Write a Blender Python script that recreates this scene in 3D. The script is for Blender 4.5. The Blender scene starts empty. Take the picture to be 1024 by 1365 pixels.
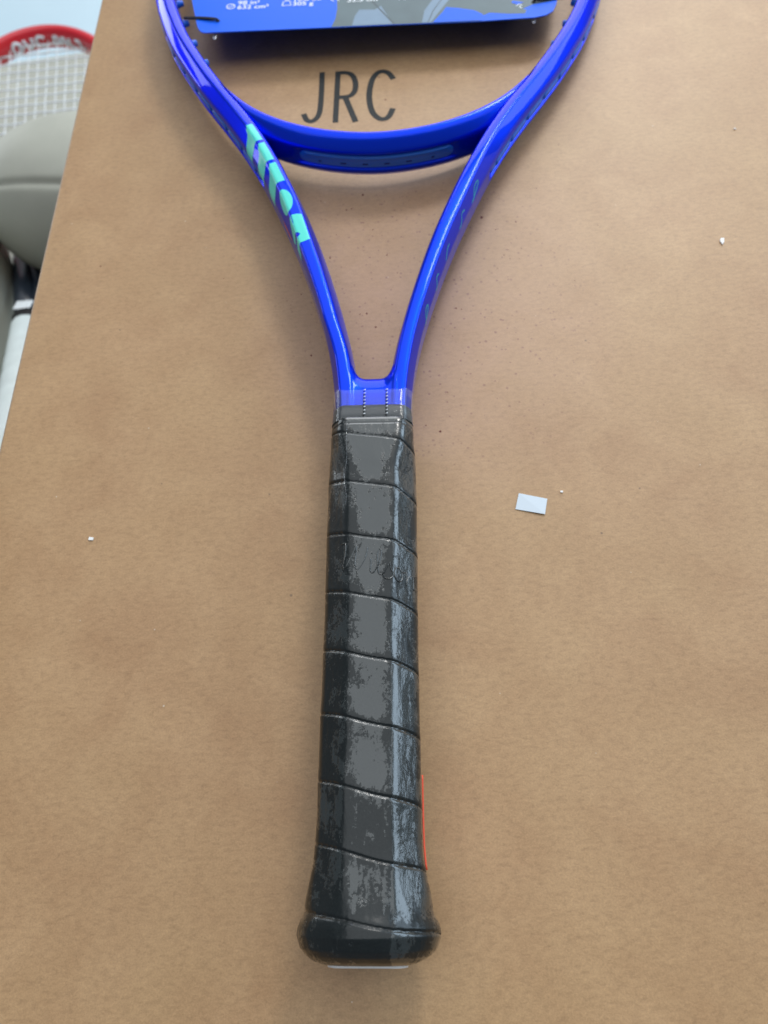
import bpy, bmesh, math, random
from mathutils import Vector, Matrix, noise as mnoise
random.seed(7)
D = bpy.data
sc = bpy.context.scene
COL = sc.collection
MM = 0.001

# ------------------------------------------------------------------ camera
cd = D.cameras.new("camera")
cam = D.objects.new("camera", cd); COL.objects.link(cam)
Fw = Vector((0, 0.44852361, -0.89377098))
Rt = Vector((0.99010465, -0.12542377, -0.06294177))
Up = Vector((0.140331, 0.8849268, 0.44408532))
cam.matrix_world = Matrix(((Rt.x, Up.x, -Fw.x, 0), (Rt.y, Up.y, -Fw.y, 0), (Rt.z, Up.z, -Fw.z, 0.252443), (0, 0, 0, 1)))
cd.sensor_fit = 'VERTICAL'; cd.sensor_height = 36; cd.sensor_width = 27
cd.lens = 960 / 1365 * 36
cd.clip_start = 0.01; cd.clip_end = 50
cd.dof.use_dof = True; cd.dof.focus_distance = 0.235; cd.dof.aperture_fstop = 14.0
sc.camera = cam

# ------------------------------------------------------------------ light
w = D.worlds.new("World"); sc.world = w; w.use_nodes = True
w.node_tree.nodes["Background"].inputs[0].default_value = (0.80, 0.88, 1.0, 1)
w.node_tree.nodes["Background"].inputs[1].default_value = 0.24

def area(name, loc, target, sx, sy, rad, col):
    l = D.lights.new(name, 'AREA'); l.shape = 'RECTANGLE'; l.size = sx; l.size_y = sy
    l.energy = rad * math.pi * sx * sy; l.color = col
    o = D.objects.new(name, l); COL.objects.link(o); o.location = loc
    d = Vector(target) - Vector(loc)
    o.rotation_euler = d.to_track_quat('-Z', 'Y').to_euler()
    return o
area("overhead_daylight", (0.35, 1.30, 1.9), (0.35, 1.3001, 0), 3.4, 3.3, 1.28, (0.93, 0.97, 1.0))
area("window_daylight", (2.1, 0.9, 0.85), (0, 0.55, 0.1), 2.2, 1.1, 4.2, (0.64, 0.82, 1.0))
area("far_doorway_daylight", (0.7, 2.9, 0.9), (0, 0.3, 0.0), 2.2, 1.4, 3.2, (0.95, 0.97, 1.0))
area("far_left_window_pane", (-1.9, 2.3, 0.42), (0, 0.4, 0), 1.25, 0.26, 5.0, (0.86, 0.94, 1.0))
area("far_left_window_pane", (-1.9, 2.3, -0.08), (0, 0.4, 0), 1.25, 0.34, 5.0, (0.86, 0.94, 1.0))
area("ridge_highlight_lamp", (0.75, 1.62, 1.40), (0, 0.3, 0), 0.45, 0.42, 24.0, (1.0, 0.97, 0.92))  # added small lamp, sized for crisp highlights along the frame ridges

sc.view_settings.view_transform = 'Standard'; sc.view_settings.look = 'None'
sc.view_settings.gamma = 1; sc.view_settings.exposure = 0.0
sc.render.engine = 'CYCLES'
sc.cycles.max_bounces = 8; sc.cycles.transparent_max_bounces = 12

# ------------------------------------------------------------------ materials
class NT:
    def __init__(s, name):
        s.m = D.materials.new(name); s.m.use_nodes = True
        s.t = s.m.node_tree; s.b = s.t.nodes["Principled BSDF"]
        s.out = s.t.nodes["Material Output"]
    def n(s, typ, **kw):
        nd = s.t.nodes.new(typ)
        for k, v in kw.items():
            if k.startswith('i_'): nd.inputs[k[2:].replace('_', ' ')].default_value = v
            else: setattr(nd, k, v)
        return nd
    def l(s, a, b): s.t.links.new(a, b)
    def set(s, **kw):
        for k, v in kw.items():
            s.b.inputs[k.replace('_', ' ')].default_value = v
    def coord(s, scale=(1, 1, 1)):
        c = s.n('ShaderNodeTexCoord'); m = s.n('ShaderNodeMapping'); m.inputs['Scale'].default_value = scale
        s.l(c.outputs['Object'], m.inputs['Vector']); return m.outputs['Vector']
    def noise(s, vec, scale, detail=4, rough=.55, dist=0):
        n = s.n('ShaderNodeTexNoise'); n.inputs['Scale'].default_value = scale; n.inputs['Detail'].default_value = detail
        n.inputs['Roughness'].default_value = rough; n.inputs['Distortion'].default_value = dist
        s.l(vec, n.inputs['Vector']); return n.outputs['Fac']
    def ramp(s, fac, stops, interp='LINEAR'):
        r = s.n('ShaderNodeValToRGB'); cr = r.color_ramp; cr.interpolation = interp
        cr.elements[0].position = stops[0][0]; cr.elements[0].color = (*stops[0][1], 1)
        cr.elements[1].position = stops[-1][0]; cr.elements[1].color = (*stops[-1][1], 1)
        for p, c in stops[1:-1]:
            e = cr.elements.new(p); e.color = (*c, 1)
        s.l(fac, r.inputs['Fac']); return r.outputs['Color']
    def mix(s, fac, a, b, mode='MIX'):
        m = s.n('ShaderNodeMix', data_type='RGBA', blend_type=mode)
        for sock, v in ((m.inputs[0], fac), (m.inputs[6], a), (m.inputs[7], b)):
            if isinstance(v, (int, float)): sock.default_value = v
            elif isinstance(v, tuple): sock.default_value = (*v, 1)
            else: s.l(v, sock)
        return m.outputs[2]
    def math(s, op, a, b=0.0, c=None):
        m = s.n('ShaderNodeMath', operation=op)
        for i, v in enumerate((a, b, c)):
            if v is None: continue
            if isinstance(v, (int, float)): m.inputs[i].default_value = v
            else: s.l(v, m.inputs[i])
        return m.outputs[0]
    def bump(s, h, strength, dist, normal=None):
        b = s.n('ShaderNodeBump'); b.inputs['Strength'].default_value = strength; b.inputs['Distance'].default_value = dist
        s.l(h, b.inputs['Height'])
        if normal: s.l(normal, b.inputs['Normal'])
        s.l(b.outputs['Normal'], s.b.inputs['Normal']); return b.outputs['Normal']

def simple(name, col, rough=.5, spec=.5, coat=0, metallic=0, var=0.0, vs=60):
    t = NT(name); t.set(Roughness=rough, Metallic=metallic); t.b.inputs['Specular IOR Level'].default_value = spec
    t.b.inputs['Coat Weight'].default_value = coat; t.b.inputs['Coat Roughness'].default_value = .05
    if var:
        f = t.noise(t.coord(), vs, 5)
        c = t.ramp(f, [(.25, tuple(x * (1 - var) for x in col)), (.75, tuple(min(1, x * (1 + var)) for x in col))])
        t.l(c, t.b.inputs['Base Color'])
    else: t.b.inputs['Base Color'].default_value = (*col, 1)
    return t.m

def mat_cardboard():
    t = NT("kraft_cardboard")
    v = t.coord(); vf = t.coord((1, 2.0, 1))
    big = t.noise(v, 7, 4, .6, .4)
    mid = t.noise(v, 38, 5, .62, .5)
    hue = t.noise(v, 16, 3, .5, .2)
    fib = t.noise(vf, 300, 7, .78, .3)
    fine = t.noise(v, 1500, 3, .7)
    base = t.ramp(mid, [(.28, (.375, .212, .097)), (.5, (.418, .248, .119)), (.74, (.468, .288, .144))])
    base = t.mix(t.math('MULTIPLY', t.math('SUBTRACT', hue, .35), 1.3), base, (.443, .280, .130))
    base = t.mix(.6, base, t.ramp(big, [(.3, (.93, .93, .92)), (.7, (1.0, 1.0, 1.0))]), 'MULTIPLY')
    base = t.mix(.85, base, t.ramp(fib, [(.30, (.74, .72, .70)), (.5, (1, 1, 1)), (.72, (1.16, 1.18, 1.21))]), 'MULTIPLY')
    base = t.mix(.5, base, t.ramp(fine, [(.3, (.72, .71, .70)), (.7, (1.18, 1.18, 1.18))]), 'MULTIPLY')
    # faint wine-coloured stain with specks, where the throat of the racket lies
    sep = t.n('ShaderNodeSeparateXYZ'); t.l(t.coord(), sep.inputs[0])
    dx = t.math('SUBTRACT', sep.outputs[0], .189); dy = t.math('SUBTRACT', sep.outputs[1], .251)
    r2 = t.math('ADD', t.math('MULTIPLY', dx, dx), t.math('MULTIPLY', t.math('MULTIPLY', dy, dy), .55))
    near = t.math('SUBTRACT', 1, t.math('MULTIPLY', r2, 130)); 
    nearc = t.n('ShaderNodeClamp'); t.l(near, nearc.inputs[0]); near = nearc.outputs[0]
    def specks(scale, thr, keep):
        vo = t.n('ShaderNodeTexVoronoi', feature='F1'); vo.inputs['Scale'].default_value = scale; t.l(v, vo.inputs['Vector'])
        vs = t.n('ShaderNodeSeparateColor'); t.l(vo.outputs['Color'], vs.inputs[0])
        a = t.math('LESS_THAN', vo.outputs['Distance'], t.math('MULTIPLY', vs.outputs[1], thr))
        return t.math('MULTIPLY', a, t.math('GREATER_THAN', vs.outputs[0], keep)), vs.outputs[2]
    s1, h1 = specks(430, .28, .32)
    base = t.mix(t.math('MULTIPLY', t.math('MULTIPLY', s1, near), .75), base, (.15, .045, .035))
    base = t.mix(t.math('MULTIPLY', near, t.math('MULTIPLY', mid, .55)), base, (.37, .20, .155))
    s2, h2 = specks(110, .07, .86)
    base = t.mix(t.math('MULTIPLY', s2, .55), base, (.10, .065, .045))
    s3, h3 = specks(170, .07, .90)
    base = t.mix(t.math('MULTIPLY', s3, .6), base, (.62, .54, .44))
    t.l(base, t.b.inputs['Base Color'])
    t.set(Roughness=.50); t.b.inputs['Specular IOR Level'].default_value = .60
    hgt = t.math('ADD', t.math('MULTIPLY', fib, .7), t.math('MULTIPLY', fine, .5))
    n1 = t.bump(hgt, .28, .00020)
    
    return t.m

def mat_paint():
    t = NT("glossy_blue_lacquer")
    t.b.inputs['Base Color'].default_value = (.001, .038, .70, 1)
    t.set(Roughness=.32, Metallic=.78); t.b.inputs['Specular Tint'].default_value = (.02, .12, 1, 1); t.b.inputs['Specular IOR Level'].default_value = .0
    t.b.inputs['Coat Weight'].default_value = 1; t.b.inputs['Coat Roughness'].default_value = .03; t.b.inputs['Coat IOR'].default_value = 1.23
    f = t.noise(t.coord(), 900, 3, .6)
    bv = t.n('ShaderNodeBevel', samples=10); bv.inputs['Radius'].default_value = .0011
    b = t.n('ShaderNodeBump'); b.inputs['Strength'].default_value = .01; b.inputs['Distance'].default_value = .0001
    t.l(f, b.inputs['Height']); t.l(bv.outputs[0], b.inputs['Normal'])
    t.l(b.outputs[0], t.b.inputs['Normal']); t.l(bv.outputs[0], t.b.inputs['Coat Normal'])
    return t.m

def mat_grip():
    t = NT("black_leather_under_clear_film")
    v = t.coord(); vs = t.coord((1.0, .45, 1.0))
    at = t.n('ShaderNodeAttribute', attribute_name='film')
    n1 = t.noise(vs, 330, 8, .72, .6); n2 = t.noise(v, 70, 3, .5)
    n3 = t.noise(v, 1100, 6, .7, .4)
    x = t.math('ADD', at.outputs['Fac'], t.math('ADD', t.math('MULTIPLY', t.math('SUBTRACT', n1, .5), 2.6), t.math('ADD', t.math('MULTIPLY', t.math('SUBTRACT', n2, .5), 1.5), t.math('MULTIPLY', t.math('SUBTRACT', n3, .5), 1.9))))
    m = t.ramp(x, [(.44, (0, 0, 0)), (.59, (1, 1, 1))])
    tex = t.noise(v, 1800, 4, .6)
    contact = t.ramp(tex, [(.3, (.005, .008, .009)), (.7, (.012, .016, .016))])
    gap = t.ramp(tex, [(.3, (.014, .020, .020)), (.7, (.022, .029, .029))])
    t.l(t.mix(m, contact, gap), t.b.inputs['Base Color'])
    t.l(t.ramp(m, [(0, (.30,) * 3), (1, (.20,) * 3)]), t.b.inputs['Roughness'])
    t.l(t.ramp(m, [(0, (.25,) * 3), (1, (.50,) * 3)]), t.b.inputs['Specular IOR Level'])
    t.l(t.ramp(m, [(0, (.36,) * 3), (1, (1.0,) * 3)]), t.b.inputs['Coat Weight']); t.b.inputs['Coat Roughness'].default_value = .07; t.b.inputs['Coat IOR'].default_value = 1.5
    wr = t.noise(vs, 120, 5, .6, .8)
    h = t.math('ADD', t.math('MULTIPLY', wr, 1.0), t.math('MULTIPLY', m, .06))
    nb = t.bump(h, .30, .0012)
    b2 = t.n('ShaderNodeBump'); b2.inputs['Strength'].default_value = .25; b2.inputs['Distance'].default_value = .0010
    t.l(t.noise(vs, 200, 4, .6, .8), b2.inputs['Height']); t.l(b2.outputs[0], t.b.inputs['Coat Normal'])
    return t.m

def mat_clear(name, tint=(1, 1, 1), haze=.10, rough=.10, spec=.05):
    t = NT(name)
    tr = t.n('ShaderNodeBsdfTransparent'); tr.inputs[0].default_value = (*tint, 1)
    gl = t.n('ShaderNodeBsdfGlossy'); gl.inputs['Roughness'].default_value = rough
    df = t.n('ShaderNodeBsdfDiffuse'); df.inputs[0].default_value = (.8, .84, .9, 1)
    fr = t.n('ShaderNodeFresnel'); fr.inputs[0].default_value = 1.38
    wr = t.noise(t.coord(), 260, 4, .6, .5)
    b = t.n('ShaderNodeBump'); b.inputs['Strength'].default_value = .25; b.inputs['Distance'].default_value = .0006
    t.l(wr, b.inputs['Height']); t.l(b.outputs[0], gl.inputs['Normal'])
    m1 = t.n('ShaderNodeMixShader'); t.l(t.math('ADD', fr.outputs[0], spec - .05), m1.inputs[0]); t.l(tr.outputs[0], m1.inputs[1]); t.l(gl.outputs[0], m1.inputs[2])
    m2 = t.n('ShaderNodeMixShader'); m2.inputs[0].default_value = haze; t.l(m1.outputs[0], m2.inputs[1]); t.l(df.outputs[0], m2.inputs[2])
    t.l(m2.outputs[0], t.out.inputs['Surface'])
    return t.m

M = {}
M['card'] = mat_cardboard()
M['paint'] = mat_paint()
M['grip'] = mat_grip()
M['film'] = mat_clear("clear_shrink_film", haze=.06)
M['clear'] = mat_clear("clear_nylon", haze=.35, spec=.3)
M['ink'] = simple("dark_grey_printing_ink", (.030, .032, .031), .6, .2, var=.25, vs=500)
M['teal'] = simple("mint_teal_paint", (.085, .70, .60), .35, .2, coat=.2)
M['tealdim'] = simple("thin_teal_lettering", (.02, .30, .42), .35, .2)
M['red_mark'] = simple("orange_red_print", (.75, .09, .04), .4, .4)
M['plastic_blue'] = simple("blue_moulded_plastic", (.008, .115, .62), .38, .3)
M['rubber'] = simple("dark_rubber_band", (.022, .028, .028), .35, .4, coat=.3, var=.2, vs=300)
M['cord'] = simple("black_cord", (.008, .008, .009), .6, .4)
M['paper'] = simple("white_paper", (.62, .70, .76), .55, .3)
M['fleck'] = simple("white_paper_crumb", (.85, .85, .83), .7, .2)
M['spot'] = simple("dried_wine_red_spot", (.13, .028, .022), .6, .3)
M['hcard'] = simple("blue_printed_card", (.006, .120, .80), .4, .12)
M['hgrey'] = simple("grey_green_print", (.085, .130, .145), .4, .2, var=.12, vs=70)
M['hgrey2'] = simple("pale_steel_print", (.16, .245, .34), .4, .2, var=.10, vs=90)
M['hline'] = simple("dark_print_line", (.05, .075, .085), .4, .2)
M['white'] = simple("white_print", (.80, .85, .88), .45, .4)
M['white_plastic'] = simple("white_plastic_cap", (.85, .85, .84), .4, .5)

# ------------------------------------------------------------------ helpers
def mesh_obj(name, verts, faces, mat, parent=None, smooth=True, scale=MM, attr=None):
    me = D.meshes.new(name)
    me.from_pydata([(v[0] * scale, v[1] * scale, v[2] * scale) for v in verts], [], faces)
    me.materials.append(mat)
    me.polygons.foreach_set('use_smooth', [smooth] * len(me.polygons))
    if attr:
        for k, vals in attr.items():
            a = me.attributes.new(k, 'FLOAT', 'POINT'); a.data.foreach_set('value', vals)
    me.update()
    o = D.objects.new(name, me); COL.objects.link(o)
    if parent: o.parent = parent
    return o
def tag(o, label, cat=None, group=None, kind=None):
    if label: o['label'] = label
    if cat: o['category'] = cat
    if group: o['group'] = group
    if kind: o['kind'] = kind
    return o
def empty(name, loc=(0, 0, 0), rz=0):
    o = D.objects.new(name, None); COL.objects.link(o); o.empty_display_size = .02
    o.location = loc; o.rotation_euler = (0, 0, rz); return o
def rings(R, closed_ring=True, closed_path=False, caps=True):
    """list of rings -> verts, faces"""
    n = len(R[0]); V = [p for r in R for p in r]; Fc = []
    m = len(R)
    for i in range(m if closed_path else m - 1):
        i2 = (i + 1) % m
        for j in range(n if closed_ring else n - 1):
            j2 = (j + 1) % n
            Fc.append((i * n + j, i * n + j2, i2 * n + j2, i2 * n + j))
    if caps and not closed_path and closed_ring:
        Fc.append(tuple(reversed(range(n)))); Fc.append(tuple((m - 1) * n + j for j in range(n)))
    return V, Fc
def round_poly(ctrl, k=5):
    """ctrl: (x, y, r); closed polygon with rounded corners, k points per corner"""
    out = []; n = len(ctrl)
    for i in range(n):
        P = Vector(ctrl[i][:2]); A = Vector(ctrl[i - 1][:2]); B = Vector(ctrl[(i + 1) % n][:2])
        da, db = (A - P).length, (B - P).length
        r = min(ctrl[i][2], da * .49, db * .49)
        p0 = P + (A - P) * (r / max(da, 1e-6)); p2 = P + (B - P) * (r / max(db, 1e-6))
        for j in range(k):
            t = j / (k - 1)
            out.append(tuple(p0 * (1 - t) ** 2 + P * 2 * t * (1 - t) + p2 * t * t))
    return out
def catmull(P, step=1.0):
    P = [Vector(p) for p in P]; Q = [P[0] * 2 - P[1]] + P + [P[-1] * 2 - P[-2]]; out = []
    for i in range(1, len(Q) - 2):
        a, b, c, d = Q[i - 1:i + 3]; L = (c - b).length; n = max(2, int(L / step))
        for j in range(n):
            t = j / n
            out.append(.5 * ((2 * b) + (c - a) * t + (2 * a - 5 * b + 4 * c - d) * t * t + (3 * b - a - 3 * c + d) * t ** 3))
    out.append(P[-1]); return out
def smooth_path(P, it=8):
    for _ in range(it):
        P = [P[0]] + [(P[i - 1] + P[i] * 2 + P[i + 1]) / 4 for i in range(1, len(P) - 1)] + [P[-1]]
    return P
def lerp(a, b, t): return a + (b - a) * t
def sstep(a, b, x):
    t = min(1, max(0, (x - a) / (b - a))); return t * t * (3 - 2 * t)
def interp(tab, x):
    if x <= tab[0][0]: return tab[0][1]
    for (a, u), (b, v) in zip(tab, tab[1:]):
        if x <= b: return u + (v - u) * (x - a) / (b - a)
    return tab[-1][1]
def tube_mesh(path, r, n=8, taper=None):
    path = [Vector(p) for p in path]; R = []
    up = Vector((0, 0, 1)); prev = None
    for i, p in enumerate(path):
        d = (path[min(i + 1, len(path) - 1)] - path[max(i - 1, 0)]).normalized()
        if prev is None:
            a = d.orthogonal().normalized() if abs(d.z) > .9 else d.cross(up).normalized()
        else: a = (prev - d * prev.dot(d)).normalized()
        prev = a; b = d.cross(a)
        rr = r if taper is None else r * taper[i] if isinstance(taper, list) else r * taper(i / (len(path) - 1))
        R.append([p + a * rr * math.cos(2 * math.pi * k / n) + b * rr * math.sin(2 * math.pi * k / n) for k in range(n)])
    return rings(R)
def merge(parts):
    V = []; Fc = []
    for v, f in parts:
        o = len(V); V += list(v); Fc += [tuple(i + o for i in q) for q in f]
    return V, Fc
def box_mesh(c, s):
    x, y, z = (k / 2 for k in s); V = [(c[0] + a * x, c[1] + b * y, c[2] + d * z) for d in (-1, 1) for b in (-1, 1) for a in (-1, 1)]
    return V, [(0, 2, 3, 1), (4, 5, 7, 6), (0, 1, 5, 4), (2, 6, 7, 3), (0, 4, 6, 2), (1, 3, 7, 5)]
def bevelled(o, wdt, seg=3):
    b = o.modifiers.new("bevel", 'BEVEL'); b.width = wdt; b.segments = seg; b.limit_method = 'ANGLE'; return o
def fill2d(loops, grid=0.8):
    """planar outline(s) (holes by nesting) -> verts, faces cut along a grid so that they can be wrapped round a surface"""
    cu = D.curves.new("tmp", 'CURVE'); cu.dimensions = '2D'; cu.fill_mode = 'BOTH'
    for lp in loops:
        sp = cu.splines.new('POLY'); sp.points.add(len(lp) - 1); sp.use_cyclic_u = True
        for p, q in zip(sp.points, lp): p.co = (q[0], q[1], 0, 1)
    return curve_fill(cu, grid)
def curve_fill(cu, grid):
    ob = D.objects.new("tmp", cu); me = ob.to_mesh(); bm = bmesh.new(); bm.from_mesh(me)
    bmesh.ops.remove_doubles(bm, verts=bm.verts, dist=1e-5)
    if grid and len(bm.verts):
        for ax in (0, 1):
            lo = min(v.co[ax] for v in bm.verts); hi = max(v.co[ax] for v in bm.verts); x = lo + grid
            while x < hi:
                no = (1, 0, 0) if ax == 0 else (0, 1, 0); co = (x, 0, 0) if ax == 0 else (0, x, 0)
                bmesh.ops.bisect_plane(bm, geom=bm.verts[:] + bm.edges[:] + bm.faces[:], plane_co=co, plane_no=no); x += grid
    bm.verts.index_update()
    V = [tuple(v.co) for v in bm.verts]; Fc = [tuple(v.index for v in f.verts) for f in bm.faces]
    bm.free(); ob.to_mesh_clear(); D.objects.remove(ob); D.curves.remove(cu)
    return V, Fc
def text2d(txt, size, x, y, shear=0, grid=0, stretch=1.0, bold=0.0):
    cu = D.curves.new("tmp", 'FONT'); cu.body = txt; cu.size = size; cu.shear = shear; cu.dimensions = '2D'; cu.fill_mode = 'BOTH'; cu.offset = bold
    V, Fc = curve_fill(cu, grid)
    return [(a * stretch + x, b + y, 0) for a, b, _ in V], Fc
def ribbon(path, wd, k=None):
    """flat stroke of width wd along a 2D path"""
    P = [Vector(p[:2]) for p in path]; L = []; Rr = []
    for i, p in enumerate(P):
        d = (P[min(i + 1, len(P) - 1)] - P[max(i - 1, 0)]).normalized(); n = Vector((-d.y, d.x))
        ww = wd if k is None else wd * k(i / (len(P) - 1))
        L.append(p + n * ww / 2); Rr.append(p - n * ww / 2)
    n = len(P); V = [(q.x, q.y, 0) for q in Rr + L]
    return V, [(i, i + 1, n + i + 1, n + i) for i in range(n - 1)]

# ------------------------------------------------------------------ the setting
vf = ([(-6, -4, -.70), (6, -4, -.70), (6, 8, -.70), (-6, 8, -.70)], [(0, 1, 2, 3)])
t = NT("pale_glazed_floor_tile")
c = t.ramp(t.noise(t.coord(), 3, 5), [(.3, (.50, .64, .71)), (.7, (.56, .70, .77))]); t.l(c, t.b.inputs['Base Color']); t.set(Roughness=.35)
fl = mesh_obj("floor", *vf, t.m, smooth=False, scale=1); tag(fl, "pale bluish white floor far below the cardboard box", kind='structure')

# cardboard box: local frame, y along its left edge
BA = math.radians(-4.7)
box = empty("cardboard_box", (-.1740, 0, 0), BA)
tag(box, "large plain brown cardboard box with JRC printed on its top, under the blue racket", "cardboard box")
def w2b(x, y):   # world mm -> box mm
    x += 174.0; ca, sa = math.cos(-BA), math.sin(-BA); return (x * ca - y * sa, x * sa + y * ca)
bx0, bx1, by0, by1 = 0, 560, -180, 575
def graded(a, b, n): return [a, a + .6, a + 1.2, a + 1.8] + [lerp(a + 1.8, b - 1.8, k / n) for k in range(1, n)] + [b - 1.8, b - 1.2, b - .6, b]
gx, gy = graded(bx0, bx1, 24), graded(by0, by1, 30)
nx, ny = len(gx) - 1, len(gy) - 1
V = []; Fc = []
for j in range(ny + 1):
    for i in range(nx + 1):
        x = gx[i]; y = gy[j]
        e = min(x - bx0, bx1 - x, y - by0, by1 - y)
        V.append((x, y, -.9 * max(0, 1 - e / 1.8) ** 2))
for j in range(ny):
    for i in range(nx):
        a = j * (nx + 1) + i; Fc.append((a, a + 1, a + nx + 2, a + nx + 1))
top = mesh_obj("top_panel", V, Fc, M['card'], box)
so = top.modifiers.new("board", 'SOLIDIFY'); so.thickness = .004; so.offset = -1
def panel(name, c, s): return bevelled(mesh_obj(name, *box_mesh(c, s), M['card'], box, smooth=False), .001)
panel("side_panel", (bx0 + 2.6, (by0 + by1) / 2, -352.5), (4, by1 - by0 - 2, 693))
panel("side_panel", (bx1 - 2.6, (by0 + by1) / 2, -352.5), (4, by1 - by0 - 2, 693))
panel("end_panel", ((bx0 + bx1) / 2, by0 + 2.8, -352.5), (bx1 - bx0 - 10.4, 4, 693))
panel("end_panel", ((bx0 + bx1) / 2, by1 - 2.8, -352.5), (bx1 - bx0 - 10.4, 4, 693))
# JRC lettering
def ctm(P): return [tuple(p) for p in catmull([Vector((a, b)) for a, b in P], .6)]
J = ctm([(0.3, 408.8), (-1.6, 391.5), (-3.3, 379.0), (-4.6, 372.8), (-6.6, 369.0), (-9.3, 367.4), (-11.7, 369.2), (-13.0, 374.6)])
R1 = [(9.3, 407.6), (3.5, 363.6)]
R2 = ctm([(9.0, 406.0), (12.5, 405.6), (15.6, 404.0), (17.5, 400.0), (17.8, 393.4), (16.3, 387.3), (13.0, 384.2), (6.5, 384.4)])
R3 = [(10.9, 384.0), (14.4, 361.8)]
Cc = ctm([(39.2, 393.6), (37.2, 399.4), (34.1, 401.9), (30.5, 400.5), (27.1, 394.8), (24.5, 384.6), (23.7, 375.1), (24.5, 367.0), (27.2, 361.9), (30.1, 360.9), (32.8, 362.9), (35.6, 368.7)])
for nm, P, wd, z in (("J", J, 3.1, 0), ("R", R1, 3.1, 0), ("R", R2, 3.2, .012), ("R", R3, 3.2, .024), ("C", Cc, 3.3, 0)):
    v, f = ribbon([w2b(*p) for p in P], wd)
    lo = mesh_obj("printed_letter", [(a, b, .05 + z) for a, b, _ in v], f, M['ink'], box); lo['label'] = "dark grey printed letter " + nm

# things lying on the box
def scrap(name, pts, thick, z0, mat, label, cat, group=None, lift=None):
    c = Vector((sum(p[0] for p in pts) / len(pts), sum(p[1] for p in pts) / len(pts)))
    root_v = [(p[0] - c.x, p[1] - c.y, z0 + (lift[i] if lift else 0)) for i, p in enumerate(pts)]
    n = len(pts); V = root_v + [(x, y, z + thick) for x, y, z in root_v]
    Fc = [tuple(reversed(range(n))), tuple(range(n, 2 * n))] + [(i, (i + 1) % n, n + (i + 1) % n, n + i) for i in range(n)]
    o = mesh_obj(name, V, Fc, mat, smooth=False); o.location = (c.x * MM, c.y * MM, 0)
    tag(o, label, cat, group); return o
scrap("white_sticker", [(53.3, 126.4), (50.6, 119.8), (61.2, 115.7), (63.6, 122.2)], .15, .12, M['paper'],
      "small blank white rectangular paper label lying right of the black grip", "paper label", lift=[.1, 0, .45, .2])
scrap("paper_crumb", [(-117.3, 132.6), (-115.5, 132.2), (-115.2, 133.3), (-117.0, 133.9)], .4, .1, M['fleck'], "tiny white paper crumb lying alone left of the black grip", "crumb", "white crumbs on the cardboard")
scrap("paper_crumb", [(69.2, 124.3), (70.1, 124.0), (70.5, 124.7), (69.5, 125.0)], .3, .1, M['fleck'], "tiny white crumb just right of and above the white paper label", "crumb", "white crumbs on the cardboard")
scrap("paper_crumb", [(171.9, 238.6), (173.2, 240.2), (173.9, 242.4), (172.3, 242.5), (171.5, 240.9)], .6, .1, M['fleck'], "tiny white crumb near the right edge, level with the racket throat", "crumb", "white crumbs on the cardboard")
scrap("paper_crumb", [(203.3, 314.4), (204.7, 314.1), (204.3, 315.2)], .4, .1, M['fleck'], "tiny white crumb highest on the right side of the cardboard", "crumb", "white crumbs on the cardboard")
rs = random.Random(3)
spots = [(67.1, 277.9, .75), (82.7, 271.7, .38), (72.2, 268.6, .3), (81.6, 254.3, .25), (45.2, 223.7, .4), (33.9, 178.7, .25), (22.3, 163.8, .3), (97.2, 292.5, .3), (115.3, 321.5, .3), (11.9, 305.1, .62), (2.6, 296.1, .45), (-8.5, 265.4, .45), (4.9, 228.0, .45), (8.0, 219.4, .5), (1.8, 228.1, .3), (-22.2, 208.5, .45), (27.7, 159.9, .5), (18.6, 262.1, .35), (-9.4, 305.0, .35), (31.3, 397.1, .45), (32.5, 376.8, .5), (-120.3, 281.4, .4), (75.2, 254.6, .25), (72.8, 251.6, .3), (75.1, 248.7, .25), (79.2, 248.0, .22), (68.1, 243.9, .25), (5.2, 296.4, .35), (14, 280, .3), (-4, 280, .25), (22, 250, .28), (47.5, 222.6, .25), (-24, 245, .3), (120, 262, .25), (101, 230, .25), (-60, 262, .22)]
sp = []
for x, y, r in spots:
    n = 9; ph = rs.random() * 6
    rr = [r * (1 + .22 * math.sin(2 * a + ph) + .12 * rs.uniform(-1, 1)) for a in range(n)]
    X, Y = w2b(x, y)
    V = [(X, Y, .07)] + [(X + rr[k] * math.cos(k * 2 * math.pi / n), Y + 1.15 * rr[k] * math.sin(k * 2 * math.pi / n), .05) for k in range(n)]
    sp.append((V, [(0, 1 + k, 1 + (k + 1) % n) for k in range(n)]))
s_o = mesh_obj("dried_spots", *merge(sp), M['spot'], box); s_o['kind'] = 'stuff'; s_o['label'] = "fine dark red dried specks around the racket throat"

# ------------------------------------------------------------------ the blue racket
racket = empty("tennis_racket")
racket.rotation_mode = 'QUATERNION'
b2 = Vector((0.99175869, -0.12649087, -0.02036578)); ax = Vector((0.12633249, 0.99194812, -0.00888967)); nn = Vector((0.02132626, 0.00624355, 0.99975307))
mw = Matrix(((b2.x, ax.x, nn.x), (b2.y, ax.y, nn.y), (b2.z, ax.z, nn.z)))
racket.rotation_quaternion = mw.to_quaternion(); racket.location = (-.0218, -.02096, .0188)
tag(racket, "glossy blue unstrung tennis racket with film-wrapped black grip lying on the cardboard box", "tennis racket")

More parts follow.
